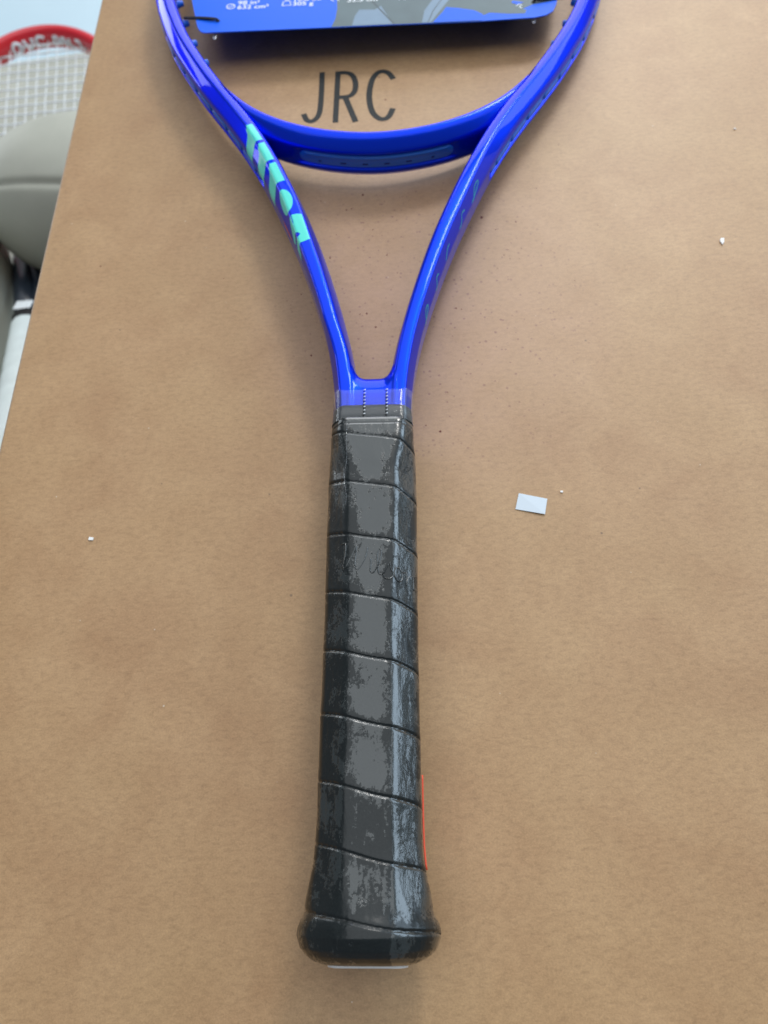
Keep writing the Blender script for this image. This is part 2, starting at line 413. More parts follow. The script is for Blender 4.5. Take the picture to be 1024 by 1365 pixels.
outer = [(14.2, 175.5), (14.5, 180), (15.1, 190), (16.6, 202), (18.4, 213), (21.2, 225.5), (24.6, 238), (28.6, 251.5), (34.0, 268), (40.3, 285), (47.2, 302), (53.4, 316.5), (60.2, 331), (67.8, 345.5), (76.3, 360), (85.5, 375), (95, 391), (104, 408), (112.3, 425), (119.6, 444), (126.0, 464), (130.6, 484), (133.4, 505), (134.2, 530), (132.6, 560), (127.5, 592), (118, 622), (102, 648), (80, 668), (53, 680.5), (26, 686), (0, 687.5)]
WID = [(168, 9.6), (200, 9.6), (222, 9.4), (245, 9.9), (270, 10.7), (300, 11.4), (340, 11.6), (400, 11.8), (460, 12.2), (700, 12.4)]
half = smooth_path(catmull(outer, 1.2), 30)
cen = []
for i, p in enumerate(half):
    d = (half[min(i + 1, len(half) - 1)] - half[max(i - 1, 0)]).normalized()
    if i == len(half) - 1: d = Vector((-1, 0))
    n = Vector((-d.y, d.x))          # inward
    cen.append(p + n * interp(WID, p.y) / 2)
cen[-1].x = 0
left = [Vector((-p.x, p.y)) for p in cen]; path = left + list(reversed(cen[:-1]))
NP = len(path); arc = [0]
for i in range(1, NP): arc.append(arc[-1] + (path[i] - path[i - 1]).length)
LEG = lambda w, h: [(-.52, 1.0, 1.5), (.52, 1.0, 1.1), (1.0, .36, 3.0), (1.0, .22, .5), (1.0, .18, .3), (1.0, -.18, .3), (1.0, -.22, .5), (1.0, -.42, 3.0), (.52, -1.0, 1.5), (-.52, -1.0, 1.5), (-1.0, -.40, 3.5), (-1.0, .40, 3.5)]
HOP = lambda w, h: [(-.70, .93, 2.2), (.16, 1.0, 1.0), (.93, .50, 3.0), (1.0, .27, .5), (.78, .22, .3), (.78, -.22, .3), (1.0, -.27, .5), (.93, -.50, 3.0), (.16, -1.0, 2.0), (-.70, -.93, 2.5), (-1.0, -.36, 3.0), (-1.0, .36, 3.0)]
HH = [(168, 10.6), (200, 11.0), (260, 11.2), (340, 11.2), (700, 11.0)]
def section(w, hh, b, gd, tw=0):
    """closed outline; u>0 is the outside of the hoop"""
    c = []
    for k, (p, q) in enumerate(zip(LEG(0, 0), HOP(0, 0))):
        u = lerp(p[0], q[0], b); z = lerp(p[1], q[1], b); r = lerp(p[2], q[2], b)
        if k < 2: u += .30 * tw
        if k in (4, 5): u = lerp(1.0 if b < .99 else u, q[0], gd) if gd < 1 else q[0]
        c.append((u * w, z * hh, r))
    return round_poly(c, 5)
def frame_at(i):
    i = max(0, min(NP - 1, i)); d = (path[min(i + 1, NP - 1)] - path[max(i - 1, 0)]).normalized()
    return path[i], Vector((-d.y, d.x))    # going up the left leg: left normal = outside
def main_ring(i, off=0.0):
    p, n = frame_at(i); s = p.y
    w = interp(WID, s) / 2; hh = interp(HH, s); b = sstep(285, 350, s); gd = sstep(318, 326, s)
    tw = (1 - sstep(262, 300, s)) * sstep(202, 228, s) if p.x < 0 else 0
    return [(p.x + n.x * u, p.y + n.y * u, z) for u, z in section(w, hh, b, gd, tw)]
Vm, Fm = rings([main_ring(i) for i in range(NP)])

# bridge between the two sides
inner = [(0, 341.4), (12, 342.4), (27, 345.6), (42, 351.5), (55, 359.6), (66.5, 370.5), (80.5, 389.0), (91, 406.5)]
half2 = catmull([Vector(p) for p in inner], 1.2)
full2 = [Vector((-p.x, p.y)) for p in reversed(half2)] + half2[1:]
full2 = smooth_path(full2, 30)
BR = []
for i, p in enumerate(full2):
    d = (full2[min(i + 1, len(full2) - 1)] - full2[max(i - 1, 0)]).normalized(); n = Vector((d.y, -d.x))   # toward the handle
    a = abs(p.x); k = 1 - .10 * sstep(48, 85, a)
    w = lerp(5.3, 5.2, sstep(0, 60, a)) * k; q = p + n * 5.3
    gd = 1 - sstep(33, 37, a)
    sec = [(-.62, .97, 2.6), (.10, .94, 2.2), (.93, .50, 3.4), (1.0, .33, .7), (lerp(1.0, .80, gd), .28, .4), (lerp(1.0, .80, gd), -.36, .4), (1.0, -.41, .7), (.93, -.58, 2.5), (.16, -1.0, 2.2), (-.70, -.95, 2.5), (-1.0, -.36, 3.0), (-1.0, .36, 3.0)]
    sec = round_poly([(u * w, z * 10.9 * (1 - .03 * sstep(48, 85, a)), r) for u, z, r in sec], 5)
    BR.append([(q.x + n.x * u, q.y + n.y * u, z) for u, z in sec])
Vb, Fb = rings(BR)
# throat block closing the V
TB = []
for i in range(41):
    tt = lerp(-9.4, 9.4, i / 40); sf = 195.9 + 7.2 * min(1.0, (abs(tt) / 8.0) ** 4.6)
    prof = [(175.6, 10.45), (180, 10.6), (sf - 9, 10.5), (sf - 7.0, 10.2), (sf - 3.2, 9.1), (sf - 1.5, 8.3), (sf - .5, 7.0), (sf - .1, 5.0), (sf, 2.0), (sf, -2.5), (sf - .6, -6), (sf - 3, -9.4), (sf - 6, -10.2), (180, -10.2), (175.6, -10.0)]
    TB.append([(tt, s, z) for s, z in prof])
Vt, Ft = rings(TB)
fr = mesh_obj("frame", *merge([(Vm, Fm), (Vb, Fb), (Vt, Ft)]), M['paint'], racket)

# helpers to lay prints on the main tube: a = arc length from the left foot, v = distance across the section from the inner top ridge
def main_point(a, v, off):
    a = max(0, min(arc[-1] - .01, a)); lo, hi = 0, NP - 1
    while hi - lo > 1:
        m = (lo + hi) // 2
        if arc[m] <= a: lo = m
        else: hi = m
    f = (a - arc[lo]) / (arc[hi] - arc[lo])
    def on(i):
        R = [Vector(q) for q in main_ring(i)]; R = R[2:] + R[:2]; L = 0
        for j in range(len(R)):
            A, B = R[j], R[(j + 1) % len(R)]; l = (B - A).length
            if L + l >= v or j == len(R) - 1: return A.lerp(B, max(0, min(1, (v - L) / max(l, 1e-6)))), R
            L += l
    p0, _ = on(lo); p1, _ = on(hi); p = p0.lerp(p1, f)
    c, n = frame_at(lo); c3 = Vector((c.x, c.y, 0)); d = p - c3
    # outward direction from the tube axis, corrected by local surface slope
    e0, _ = on(lo); 
    def at(vv):
        R = [Vector(q) for q in main_ring(lo)]; R = R[2:] + R[:2]; L = 0
        for j in range(len(R)):
            A, B = R[j], R[(j + 1) % len(R)]; l = (B - A).length
            if L + l >= vv: return A.lerp(B, (vv - L) / max(l, 1e-6))
            L += l
        return R[0]
    tg = at(v + .35) - at(max(0, v - .35)); td = Vector((n.y, -n.x, 0)); no = tg.cross(td).normalized()
    if no.dot(d) < 0: no = -no
    return p + no * off
def s_to_arc(s, side=-1):
    for i in range(NP):
        if side < 0 and path[i].x < 0 and path[i].y >= s: return arc[i]
        if side > 0 and i > NP // 2 and path[i].y <= s: return arc[i]
def wrap_main(name, v, f, mat, off=.07, label=None):
    pts = [main_point(x, y, off) for x, y, _ in v]
    o = mesh_obj(name, pts, f, mat, racket)
    if label: o['label'] = label
    return o
# teal block lettering on the left side of the throat; x runs down the leg from the top letter
A0 = s_to_arc(346.3)
def blk(x0, L, kind):
    def P(x, v): return (A0 - (x0 + x), v)
    if kind == 'block':
        o = [(0.4, .0), (.6, 3.2), (2.2, 3.6), (2.4, 4.6), (4.4, 5.0), (5.6, 5.8), (6.8, 7.4), (8.0, 9.4), (9.6, 11.6), (11.0, 14.0), (L + 2.0, 14.0), (L + 1.4, 11.5), (L + .4, 8.6), (L - .5, 6.6), (L - 1.3, 5.2), (L - 1.7, 3.8), (L - 1.9, 1.8), (L - 1.8, 0)]
        return [[P(*q) for q in o]]
    if kind == 'o':
        o = [(6.8 + 7.4 * math.cos(a), 4.5 + 3.9 * math.sin(a) + .10 * (6.8 + 7.4 * math.cos(a))) for a in [2 * math.pi * k / 36 for k in range(36)]]
        return [[P(*q) for q in o]]
    o = [(1.4, -1.2), (.5, 1.0), (.3, 3.0), (1.0, 4.8), (2.2, 6.2), (4.6, 7.4), (7.6, 8.6), (10.6, 10.2), (12.8, 9.2), (11.6, 7.0), (11.0, 5.2), (11.3, 3.8), (12.1, 2.6), (13.2, 2.3), (14.0, 3.0), (14.2, 4.2), (14.5, 5.8), (15.0, 7.5), (16.0, 9.0), (23.0, 9.6), (21.4, 7.2), (19.2, 5.2), (18.2, 3.4), (18.0, 1.4), (17.4, -1.2)]
    return [[P(x, v) for x, v in o]]
x = 0
for kind, L, nm in (('block', 15.6, 0), ('block', 15.9, 0), ('block', 16.2, 0), ('o', 16.2, 4.2), ('n', 17, 4.6)):
    loops = blk(x + nm, L, kind)
    loops = [[(a, v + 1.5) for a, v in lp] for lp in loops]
    if kind == 'o': loops = [[(a, v - 1.0) for a, v in lp] for lp in loops]
    v, f = fill2d(loops, .9)
    wrap_main("printed_letter", v, f, M['teal'], label="mint teal printed letter on the left side of the throat")
    x += L
v, f = fill2d([[(s_to_arc(290), 13.2), (s_to_arc(289), 15.0), (s_to_arc(279), 15.0), (s_to_arc(278), 13.6)]], .8)
wrap_main("printed_mark", v, f, M['red_mark'], label="short orange red stroke on the outer left throat")
# thin teal script on the outer right side
for s0, s1, kind in ((308, 297, 0), (289.5, 281, 1), (269, 262, 2), (252, 245, 1), (235, 226, 0)):
    a0, a1 = s_to_arc(s0, 1), s_to_arc(s1, 1)
    if kind == 0: P = [(.95, 12.6), (.55, 11.6), (.2, 10.6), (.0, 9.6), (.12, 8.8), (.35, 8.9), (.5, 9.8), (.62, 11.2), (.8, 12.8)]
    elif kind == 1: P = [(.0, 9.9), (.2, 9.2), (.42, 9.5), (.5, 10.8), (.7, 12.0), (.95, 12.4)]
    else: P = [(.0, 9.6), (.3, 9.4), (.6, 10.2), (1.0, 11.8)]
    P = catmull([Vector((lerp(a0, a1, q), vv)) for q, vv in P], .5)
    v, f = ribbon(P, .6)
    wrap_main("printed_script_letter", v, f, M['tealdim'], off=.06)

# grommet strip in the outer groove and grommets inside the hoop
def groove_strip(lo_s, hi_s, side, u0, u1, hz):
    R = []
    a0, a1 = sorted((s_to_arc(lo_s, side), s_to_arc(hi_s, side)))
    n = max(3, int((a1 - a0) / 1.5))
    for k in range(n + 1):
        a = lerp(a0, a1, k / n); i = min(range(NP), key=lambda j: abs(arc[j] - a)); p, nrm = frame_at(i); w = interp(WID, p.y) / 2
        fz = hz * (.55 if k in (0, n) else 1)
        R.append([(p.x + nrm.x * u * w, p.y + nrm.y * u * w, z) for u, z in ((u0, fz), (u1, fz * .8), (u1, -fz * .8), (u0, -fz))])
    return rings(R)
for side in (-1, 1):
    st = [groove_strip(324, 640, side, .74, .90, 2.2)]
    s = 330
    while s < 560:
        st.append(groove_strip(s, s + 14.0, side, .80, 1.02, 1.7)); s += 16.0 + (s > 420) * 3
    o = mesh_obj("grommet_strip", *merge(st), M['plastic_blue'], racket); bevelled(o, .0004, 2)
# strip in the slot of the bridge
def bridge_strip(a0, a1, u0, u1, z0, z1, name, mat):
    R = []
    idx = [i for i, p in enumerate(full2) if a0 <= p.x <= a1]
    for i in idx:
        p = full2[i]; d = (full2[i + 1] - full2[i - 1]).normalized(); n = Vector((d.y, -d.x)); q = p + n * 5.3
        f = math.sqrt(max(.02, 1 - max(0, (abs(p.x) - 31) / 3.2) ** 2)); zm = (z0 + z1) / 2; za, zb = zm + (z1 - zm) * f, zm + (z0 - zm) * f
        R.append([(q.x + n.x * u, q.y + n.y * u, z) for u, z in ((u0, za), (u1, za - .3 * f), (u1, zb + .3 * f), (u0, zb))])
    return rings(R)
sl = [bridge_strip(-34, 34, 3.9, 4.9, -3.6, 2.9, "", None), bridge_strip(-32.5, 32.5, 4.7, 5.35, .6, 2.4, "", None)]
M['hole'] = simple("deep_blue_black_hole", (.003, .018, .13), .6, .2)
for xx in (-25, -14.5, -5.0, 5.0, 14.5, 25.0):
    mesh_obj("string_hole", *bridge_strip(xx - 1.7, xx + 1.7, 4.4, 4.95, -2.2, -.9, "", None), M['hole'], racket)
o = mesh_obj("bridge_grommet_strip", *merge(sl), simple("light_blue_inset", (.012, .14, .52), .22, .5), racket); bevelled(o, .0003, 2)
o['label'] = "inset blue strip with grommet bosses in the bridge slot"
def grommet_mesh():
    prof = [(0, 2.3), (1.0, 2.2), (1.4, 1.75), (3.2, 1.6), (3.6, 1.3), (3.7, .7), (2.2, .6)]
    return rings([[(x, r * math.cos(2 * math.pi * k / 14), r * math.sin(2 * math.pi * k / 14)) for k in range(14)] for x, r in prof])
gm = mesh_obj("grommet", *grommet_mesh(), M['plastic_blue'], racket)
first = True
def place_grommet(a, outd=0):
    global first
    i = min(range(NP), key=lambda j: abs(arc[j] - a)); p, n = frame_at(i); w = interp(WID, p.y) / 2
    q = p - n * (w - .6)
    o = gm if first else gm.copy()
    if not first: COL.objects.link(o); o.parent = racket
    first = False
    o.location = (q.x * MM, q.y * MM, 0); o.rotation_euler = (0, 0, math.atan2(-n.y, -n.x)); return q - n * 3.4
aL, aR = s_to_arc(451.5, -1), s_to_arc(455.5, 1)
tips = {}
for k in range(-2, 9):
    q = place_grommet(aL + k * 21.0)
    if k == 0: tips['L'] = q
for k in range(-2, 9):
    q = place_grommet(aR - k * 21.0)
    if k == 0: tips['R'] = q

# collar and film sleeve: rounded box lofts
def box_sec(w, h, ch, r, k=4):
    return round_poly([(-w + ch, h, r), (w - ch, h, r), (w, h - ch * 1.1, r), (w, -h + ch * 1.1, r), (w - ch, -h, r), (-w + ch, -h, r), (-w, -h + ch * 1.1, r), (-w, h - ch * 1.1, r)], k)
def loft(stations, caps=True):
    return rings([[(t, s, z) for t, z in box_sec(w, h, ch, r)] for s, w, h, ch, r in stations], caps=caps)
mesh_obj("collar", *loft([(173.9, 15.0, 11.9, 3.0, 1.4), (179.6, 14.85, 11.55, 3.0, 1.4), (180.2, 14.5, 11.3, 3.0, 1.4)]), M['rubber'], racket)
slv = []
for s, w, h in ((173.2, 15.3, 12.25), (176, 15.15, 12.1), (181, 15.1, 11.85), (184.5, 15.2, 11.55), (188, 15.5, 11.35)):
    R = []
    for t_, z in box_sec(w, h, 3.1, 1.6):
        dip = (-3.0 * (1 - min(1, abs(t_) / 13) ** 2) if s > 183 else 0)
        R.append((t_, s + dip * (s - 183) / 5, z))
    slv.append(R)
so_ = mesh_obj("film_sleeve", *rings(slv, caps=False), M['film'], racket)
so_['label'] = "clear shrink film sleeve over the collar and throat"
pf = []
for tx in (-3.2, 5.2):
    for k in range(8):
        pf.append(tube_mesh([(tx + .1, 175.3 + k * 1.6, 12.42 - k * .07), (tx + .75, 175.6 + k * 1.6, 12.44 - k * .07)], .20, 5))
po = mesh_obj("perforation", *merge(pf), M['white'], racket); po['kind'] = 'stuff'
pf = []
for tx in (-3.2, 5.2):
    for k in range(8):
        pf.append(tube_mesh([(tx - .1, 174.7 + k * 1.6, 12.40 - k * .07), (tx + .35, 174.9 + k * 1.6, 12.42 - k * .07)], .27, 5))
po = mesh_obj("perforation_hole", *merge(pf), M['cord'], racket); po['kind'] = 'stuff'

# grip
HW = [(0.6, 12.5), (1.4, 15.6), (2.6, 17.6), (4.2, 19.3), (7.2, 20.35), (9.3, 20.1), (10.8, 19.5), (12, 18.7), (13.5, 18.3), (16, 17.9), (18.5, 17.4), (21, 16.8), (25, 16.1), (30, 15.75), (36, 15.65), (57, 15.65), (88, 15.6), (110, 15.75), (132, 16.0), (150, 16.05), (157, 15.95), (164, 15.6), (168, 15.5), (171.0, 15.45), (172.6, 15.3), (173.6, 15.2), (174.2, 15.1), (174.4, 14.6)]
HT = [(0.6, 10.5), (1.4, 13.6), (2.6, 15.5), (4.2, 17.0), (7.2, 18.0), (9.5, 17.8), (13, 16.6), (17, 15.4), (21, 14.6), (27, 14.1), (36, 14.0), (90, 14.0), (130, 14.2), (155, 14.2), (165, 13.7), (170.5, 13.4), (172.6, 13.1), (173.7, 12.7), (174.2, 12.3), (174.4, 11.8)]
KS = [(-12, 9), (10.6, 8), (26.6, 7), (43.6, 6), (63.3, 5), (83.3, 4), (103.3, 3), (124.4, 2), (144.9, 1), (165.2, 0), (186, -1)]
ANG = 200
def grip_base(s, seed=True):
    w, h = interp(HW, s), interp(HT, s); f = sstep(22, 6, s)
    tf = lerp(lerp(7.0, 8.4, sstep(90, 150, s)), 6.5, f) + 2.9 * sstep(150, 170, s); sf = lerp(6.2, 7.5, f) + 2.0 * sstep(152, 172, s); r = lerp(2.4, 9.0, f)
    ring = round_poly([(-tf, h, r), (tf, h, r), (w, sf, r), (w, -sf, r), (tf, -h, r), (-tf, -h, r), (-w, -sf, r), (-w, sf, r)], 7)
    # resample to ANG points by arc from top centre, going to +t
    P = [Vector(p) for p in ring]; P.append(P[0])
    L = [0]
    for a, b in zip(P, P[1:]): L.append(L[-1] + (b - a).length)
    tot = L[-1]
    # start: find arc position of top centre (between point 6 and 7)
    st = L[6] + (P[7] - P[6]).length / 2; out = []; j = 0
    for k in range(ANG):
        q = (st + tot * k / ANG) % tot
        lo, hi = 0, len(L) - 1
        while hi - lo > 1:
            m = (lo + hi) // 2
            if L[m] <= q: lo = m
            else: hi = m
        out.append(P[lo].lerp(P[lo + 1], (q - L[lo]) / max(1e-6, L[lo + 1] - L[lo])))
    return out, tf, tot
def grip_disp(s, u):
    """u in (-.5,.5) from top centre; returns radial offset, height above lower seam (mm), position below upper seam"""
    q = s + 20.4 * u * (1.0 if s > 30 else lerp(.55, 1, s / 30)) + .35 * math.sin(u * 23 + s * .02)
    K = interp(KS, q); f = K - math.floor(K)          # 0 just below a seam, -> 1 at the next seam below
    pitch = 20.0; up = f * pitch; dn = (1 - f) * pitch
    d = -.62 * math.exp(-(up / .42) ** 2) - .25 * math.exp(-(dn / .5) ** 2)
    d += .18 * math.exp(-up / 3.2) * (1 - math.exp(-(up / .5) ** 2)) + .16 * math.exp(-dn / 1.6)
    return d, dn, up
SS = [0.6]
while SS[-1] < 174.3: SS.append(min(174.4, SS[-1] + .34))
RG = []; film = []
for s in SS:
    base, tf, tot = grip_base(s); row = []
    for k, p in enumerate(base):
        u = k / ANG; u = u - 1 if u > .5 else u
        d, dn, up = grip_disp(s, u)
        if s > 170.5: d = lerp(d, 0, min(1, (s - 170.5) / 2)) - .3 * math.exp(-((s - 170.8) / .35) ** 2)
        nrm = (base[(k + 1) % ANG] - base[k - 1]).normalized(); nrm = Vector((nrm.y, -nrm.x))
        if nrm.dot(p) < 0: nrm = -nrm
        nz = mnoise.noise(Vector((p.x * .09, s * .06, p.y * .09 + 5)))
        d += .16 * nz + .05 * mnoise.noise(Vector((p.x * .5, s * .12, p.y * .5)))
        row.append((p.x + nrm.x * d, s, p.y + nrm.y * d))
        # how far the film stands off the leather, plus a painted dark reflection
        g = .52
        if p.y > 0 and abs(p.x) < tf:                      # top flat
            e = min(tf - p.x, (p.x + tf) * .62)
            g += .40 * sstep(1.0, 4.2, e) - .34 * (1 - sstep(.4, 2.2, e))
            g -= .85 * sstep(47, 40, s) * (1 if -2.5 < p.x < 4.6 else .35)  # dark block painted into the mask for the phone's reflection
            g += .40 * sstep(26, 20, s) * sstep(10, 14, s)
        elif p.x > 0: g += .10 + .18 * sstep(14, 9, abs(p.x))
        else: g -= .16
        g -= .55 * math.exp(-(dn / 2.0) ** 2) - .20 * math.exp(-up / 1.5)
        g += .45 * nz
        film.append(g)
    RG.append(row)
for k_, y_ in ((.93, 174.6), (.80, 174.5), (.5, 174.4)):
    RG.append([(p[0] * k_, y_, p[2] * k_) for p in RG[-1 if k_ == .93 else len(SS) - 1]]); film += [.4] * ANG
Vg, Fg = rings(RG, caps=False)
# close the butt with a softly domed end
bottom = list(range(ANG)); c0 = len(Vg)
mid = [(v[0] * .55, .15, v[2] * .55) for v in RG[0]]
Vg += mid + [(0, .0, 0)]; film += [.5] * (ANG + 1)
for k in range(ANG):
    k2 = (k + 1) % ANG
    Fg.append((k2, k, c0 + k, c0 + k2)); Fg.append((c0 + k2, c0 + k, c0 + ANG))
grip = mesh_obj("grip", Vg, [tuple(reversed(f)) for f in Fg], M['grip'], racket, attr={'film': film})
grip['label'] = "black spiral-wrapped grip under patchy clear film"
def grip_point(s, x, off):
    base, tf, tot = grip_base(s); u = x / tot; k = (u % 1) * ANG; i = int(k) % ANG
    p = base[i].lerp(base[(i + 1) % ANG], k - int(k)); nrm = (base[(i + 2) % ANG] - base[i - 1]).normalized(); nrm = Vector((nrm.y, -nrm.x))
    if nrm.dot(p) < 0: nrm = -nrm
    d, _, _ = grip_disp(s, u); q = p + nrm * (d + off); return Vector((q.x, s, q.y))
# embossed script word across one wrap; x = round the grip from top centre, y = along the handle
script = [
    [(-10.2, 9.0), (-8.6, 9.4), (-8.4, 7.0), (-9.0, 3.2), (-9.6, 1.2), (-8.6, .4), (-7.0, 2.8), (-5.4, 6.8), (-4.6, 9.0), (-4.8, 5.5), (-5.0, 2.0), (-4.2, .4), (-2.6, 2.8), (-1.4, 6.0), (-.8, 9.2)],
    [(.2, 5.4), (.3, 3.2), (.1, 1.0), (.9, .3), (1.8, 1.4)], [(.6, 7.2), (.8, 7.4)],
    [(1.8, 1.4), (3.2, 5.0), (3.8, 8.6), (3.1, 9.4), (2.5, 7.4), (2.6, 3.4), (2.9, .8), (3.8, .3), (4.8, 1.6)],
    [(4.6, 1.0), (5.8, 3.6), (6.8, 5.4), (6.9, 3.6), (7.9, 1.6), (6.9, -.2), (5.0, -.6), (4.5, .6)],
    [(10.2, 4.8), (8.8, 4.2), (8.3, 2.2), (8.9, .4), (10.6, .2), (11.8, 2.0), (11.2, 4.2), (10.2, 4.8), (11.4, 4.0), (13.0, 4.4)],
    [(13.6, 4.8), (13.7, 2.6), (13.4, .2), (14.2, 2.8), (15.6, 4.6), (16.7, 4.0), (16.6, 1.8), (16.9, .2), (18.4, 1.0)]]
em = []
for st in script:
    P = catmull([Vector(q) for q in st], .35) if len(st) > 2 else [Vector(q) for q in st]
    pts = [grip_point(110.8 + q.y * 1.0 - q.x * .22, q.x, -.06) for q in P]
    em.append(tube_mesh(pts, .25, 7))
eo = mesh_obj("embossed_script", *merge(em), M['grip'], racket); eo['label'] = "raised script lettering pressed into the grip"
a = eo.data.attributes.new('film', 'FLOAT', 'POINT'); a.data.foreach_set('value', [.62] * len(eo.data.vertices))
# film seam running down the left ridge
sm = []
P = []
s = 170.0
while s > 136: 
    P.append(grip_point(s, -(9.0 + .5 * math.sin(s * .35) * sstep(170, 150, s)), .10)); s -= .8
fs = mesh_obj("film_seam", *tube_mesh(P, .085, 6), M['film'], racket)
# red tape edge on the right flat, white disc at the butt
tp = []
for k in range(21):
    s = lerp(23.5, 49.5, k / 20); wv = interp(HW, s); tp.append([(wv + .12, s, 1.5), (wv + .62, s, .9), (wv + .62, s, -5.0), (wv + .12, s, -5.6)])
rt = mesh_obj("orange_tape_edge", *rings(tp), M['red_mark'], racket); rt['label'] = "thin orange red tape edge on the right flat of the grip"
dv = []
for r_, y_ in ((.01, -.22), (.97, -.22), (1.0, -.12), (1.0, .5)):
    dv.append([(q[0] * r_, y_, q[1] * r_) for q in box_sec(11.0, 7.4, 2.2, 1.2)])
mesh_obj("butt_cap", *rings(dv), M['white_plastic'], racket)

# ------------------------------------------------------------------ the card tied into the hoop
card = empty("hang_card"); card.rotation_mode = 'QUATERNION'; card.rotation_quaternion = mw.to_quaternion()
card.location = racket.location.copy()
tag(card, "blue and grey printed specification card tied into the empty racket hoop", "card")
def crd(P): return P
co = [(-95.9, 439.2), (-40, 439.0), (10, 438.9), (56, 438.6), (86, 439.8), (92.5, 441.6), (96.6, 445.2), (99.0, 451.5), (104, 474), (108, 500), (108, 540), (101, 580), (84, 610), (55, 632), (0, 642), (-55, 632), (-86, 610), (-104, 580), (-112, 540), (-112, 500), (-107.3, 473.4), (-101.9, 451), (-100.9, 446.5), (-99.4, 442.6), (-98.0, 440.4)]
n = len(co); V = [(x, y, 2.5) for x, y in co] + [(x, y, 3.0) for x, y in co]
Fc = [tuple(reversed(range(n))), tuple(range(n, 2 * n))] + [(i, (i + 1) % n, n + (i + 1) % n, n + i) for i in range(n)]
mesh_obj("card_sheet", V, Fc, M['hcard'], card, smooth=False)
def decal(name, vf_, z, mat, label=None):
    v, f = vf_; o = mesh_obj(name, [(a, b, z) for a, b, _ in v], f, mat, card, smooth=False)
    if label: o['label'] = label
    return o
grey = [(-27, 500), (-24.5, 480), (-23.0, 468), (-22.6, 456), (-23.2, 447), (-25.2, 439.2), (10, 439.1), (56, 438.8), (58, 443.5), (62, 446.0), (72, 444.2), (81.3, 443.8), (82.4, 447.3), (80.4, 448.2), (86, 452.0), (96.9, 454.6), (98.5, 462), (103, 478), (104, 500)]
decal("printed_photo", fill2d([grey], 0), 3.04, M['hgrey'], "grey green printed picture on the card")
decal("printed_facet", fill2d([[(-13.8, 439.4), (-12.4, 448.5), (-10.0, 454.5), (-1.3, 453.8), (2.1, 457.2), (8.8, 439.4)]], 0), 3.07, M['hgrey2'])
decal("printed_strap", fill2d([[(24.6, 439.3), (26.3, 450.9), (32.5, 464), (40, 480), (52, 480), (42, 463.5), (36.4, 453.1), (29.5, 439.3)]], 0), 3.07, M['hgrey2'])
decal("printed_line", ribbon([(-3, 462.4), (3.6, 450), (9.3, 439.4)], .9), 3.10, M['hline'])
decal("printed_line", ribbon([(28.0, 439.4), (31.0, 450.0), (37.5, 463.8), (46, 480)], .5), 3.10, M['hline'])
decal("printed_blue_patch", fill2d([[(30.6, 439.2), (36.4, 448.6), (38.3, 453.0), (44.7, 451.7), (53.7, 448.8), (58.2, 444.8), (57.6, 439.2)]], 0), 3.13, M['hcard'])
decal("printed_blue_patch", fill2d([[(75.3, 456.4), (81.4, 454.4), (77.9, 452.4), (74.6, 454.4)]], 0), 3.13, M['hcard'])
decal("printed_mark", ribbon([(76.9, 451.2), (78.4, 452.6), (80.2, 452.3), (78.6, 450.2), (79.9, 448.9)], .5), 3.13, M['white'])
def txt(s, size, x, y, st=1.0): return text2d(s, size, x, y, stretch=st, bold=.012 * size)
for s_, x_, y_ in (("98 in\u00b2", -79.6, 464.6), ("632 cm\u00b2", -79.6, 460.2), ("10.8 oz", -48.2, 465.6), ("305 g", -48.2, 461.2), ("12.8 in", -17.2, 466.6), ("32.5 cm", -17.2, 462.3)):
    decal("printed_text", txt(s_, 5.2, x_, y_, 1.05), 3.16, M['white'], 'white printed text "%s"' % s_)
decal("printed_text", txt("16 x 19", 5.2, 11.0, 462.4, 1.05), 3.16, M['white'], "white printed text, third row of figures")
def circ(x, y, r, n=24): return [(x + r * math.cos(2 * math.pi * k / n), y + r * math.sin(2 * math.pi * k / n)) for k in range(n + 1)]
decal("printed_icon", merge([ribbon(circ(-83.4, 463.2, 2.3), .55), ribbon([(-84.9, 461.6), (-81.9, 464.8)], .45)]), 3.16, M['white'], "small white round icon")
decal("printed_icon", merge([ribbon([(-54.0, 461.6), (-53.4, 465.2), (-52.2, 466.2), (-50.6, 466.2), (-49.4, 465.2), (-48.9 - .1, 461.6), (-54.0, 461.6)], .5), ribbon(circ(-51.4, 467.2, .9, 12), .4)]), 3.16, M['white'], "small white weight icon")
decal("printed_icon", merge([ribbon([(-27, 466.2), (-24.6, 463.6)], .5), ribbon([(-25.6, 468), (-21.6, 463.8)], .5), ribbon([(-24, 467.6), (-22.6, 466.2)], .5)]), 3.16, M['white'], "small white crossed icon")
HL, HR = Vector((-89.4, 449.7)), Vector((86.7, 454.2))
for q in (HL, HR):
    decal("punched_hole", fill2d([circ(q.x, q.y, 1.25)[:-1]], 0), 3.19, M['cord'])
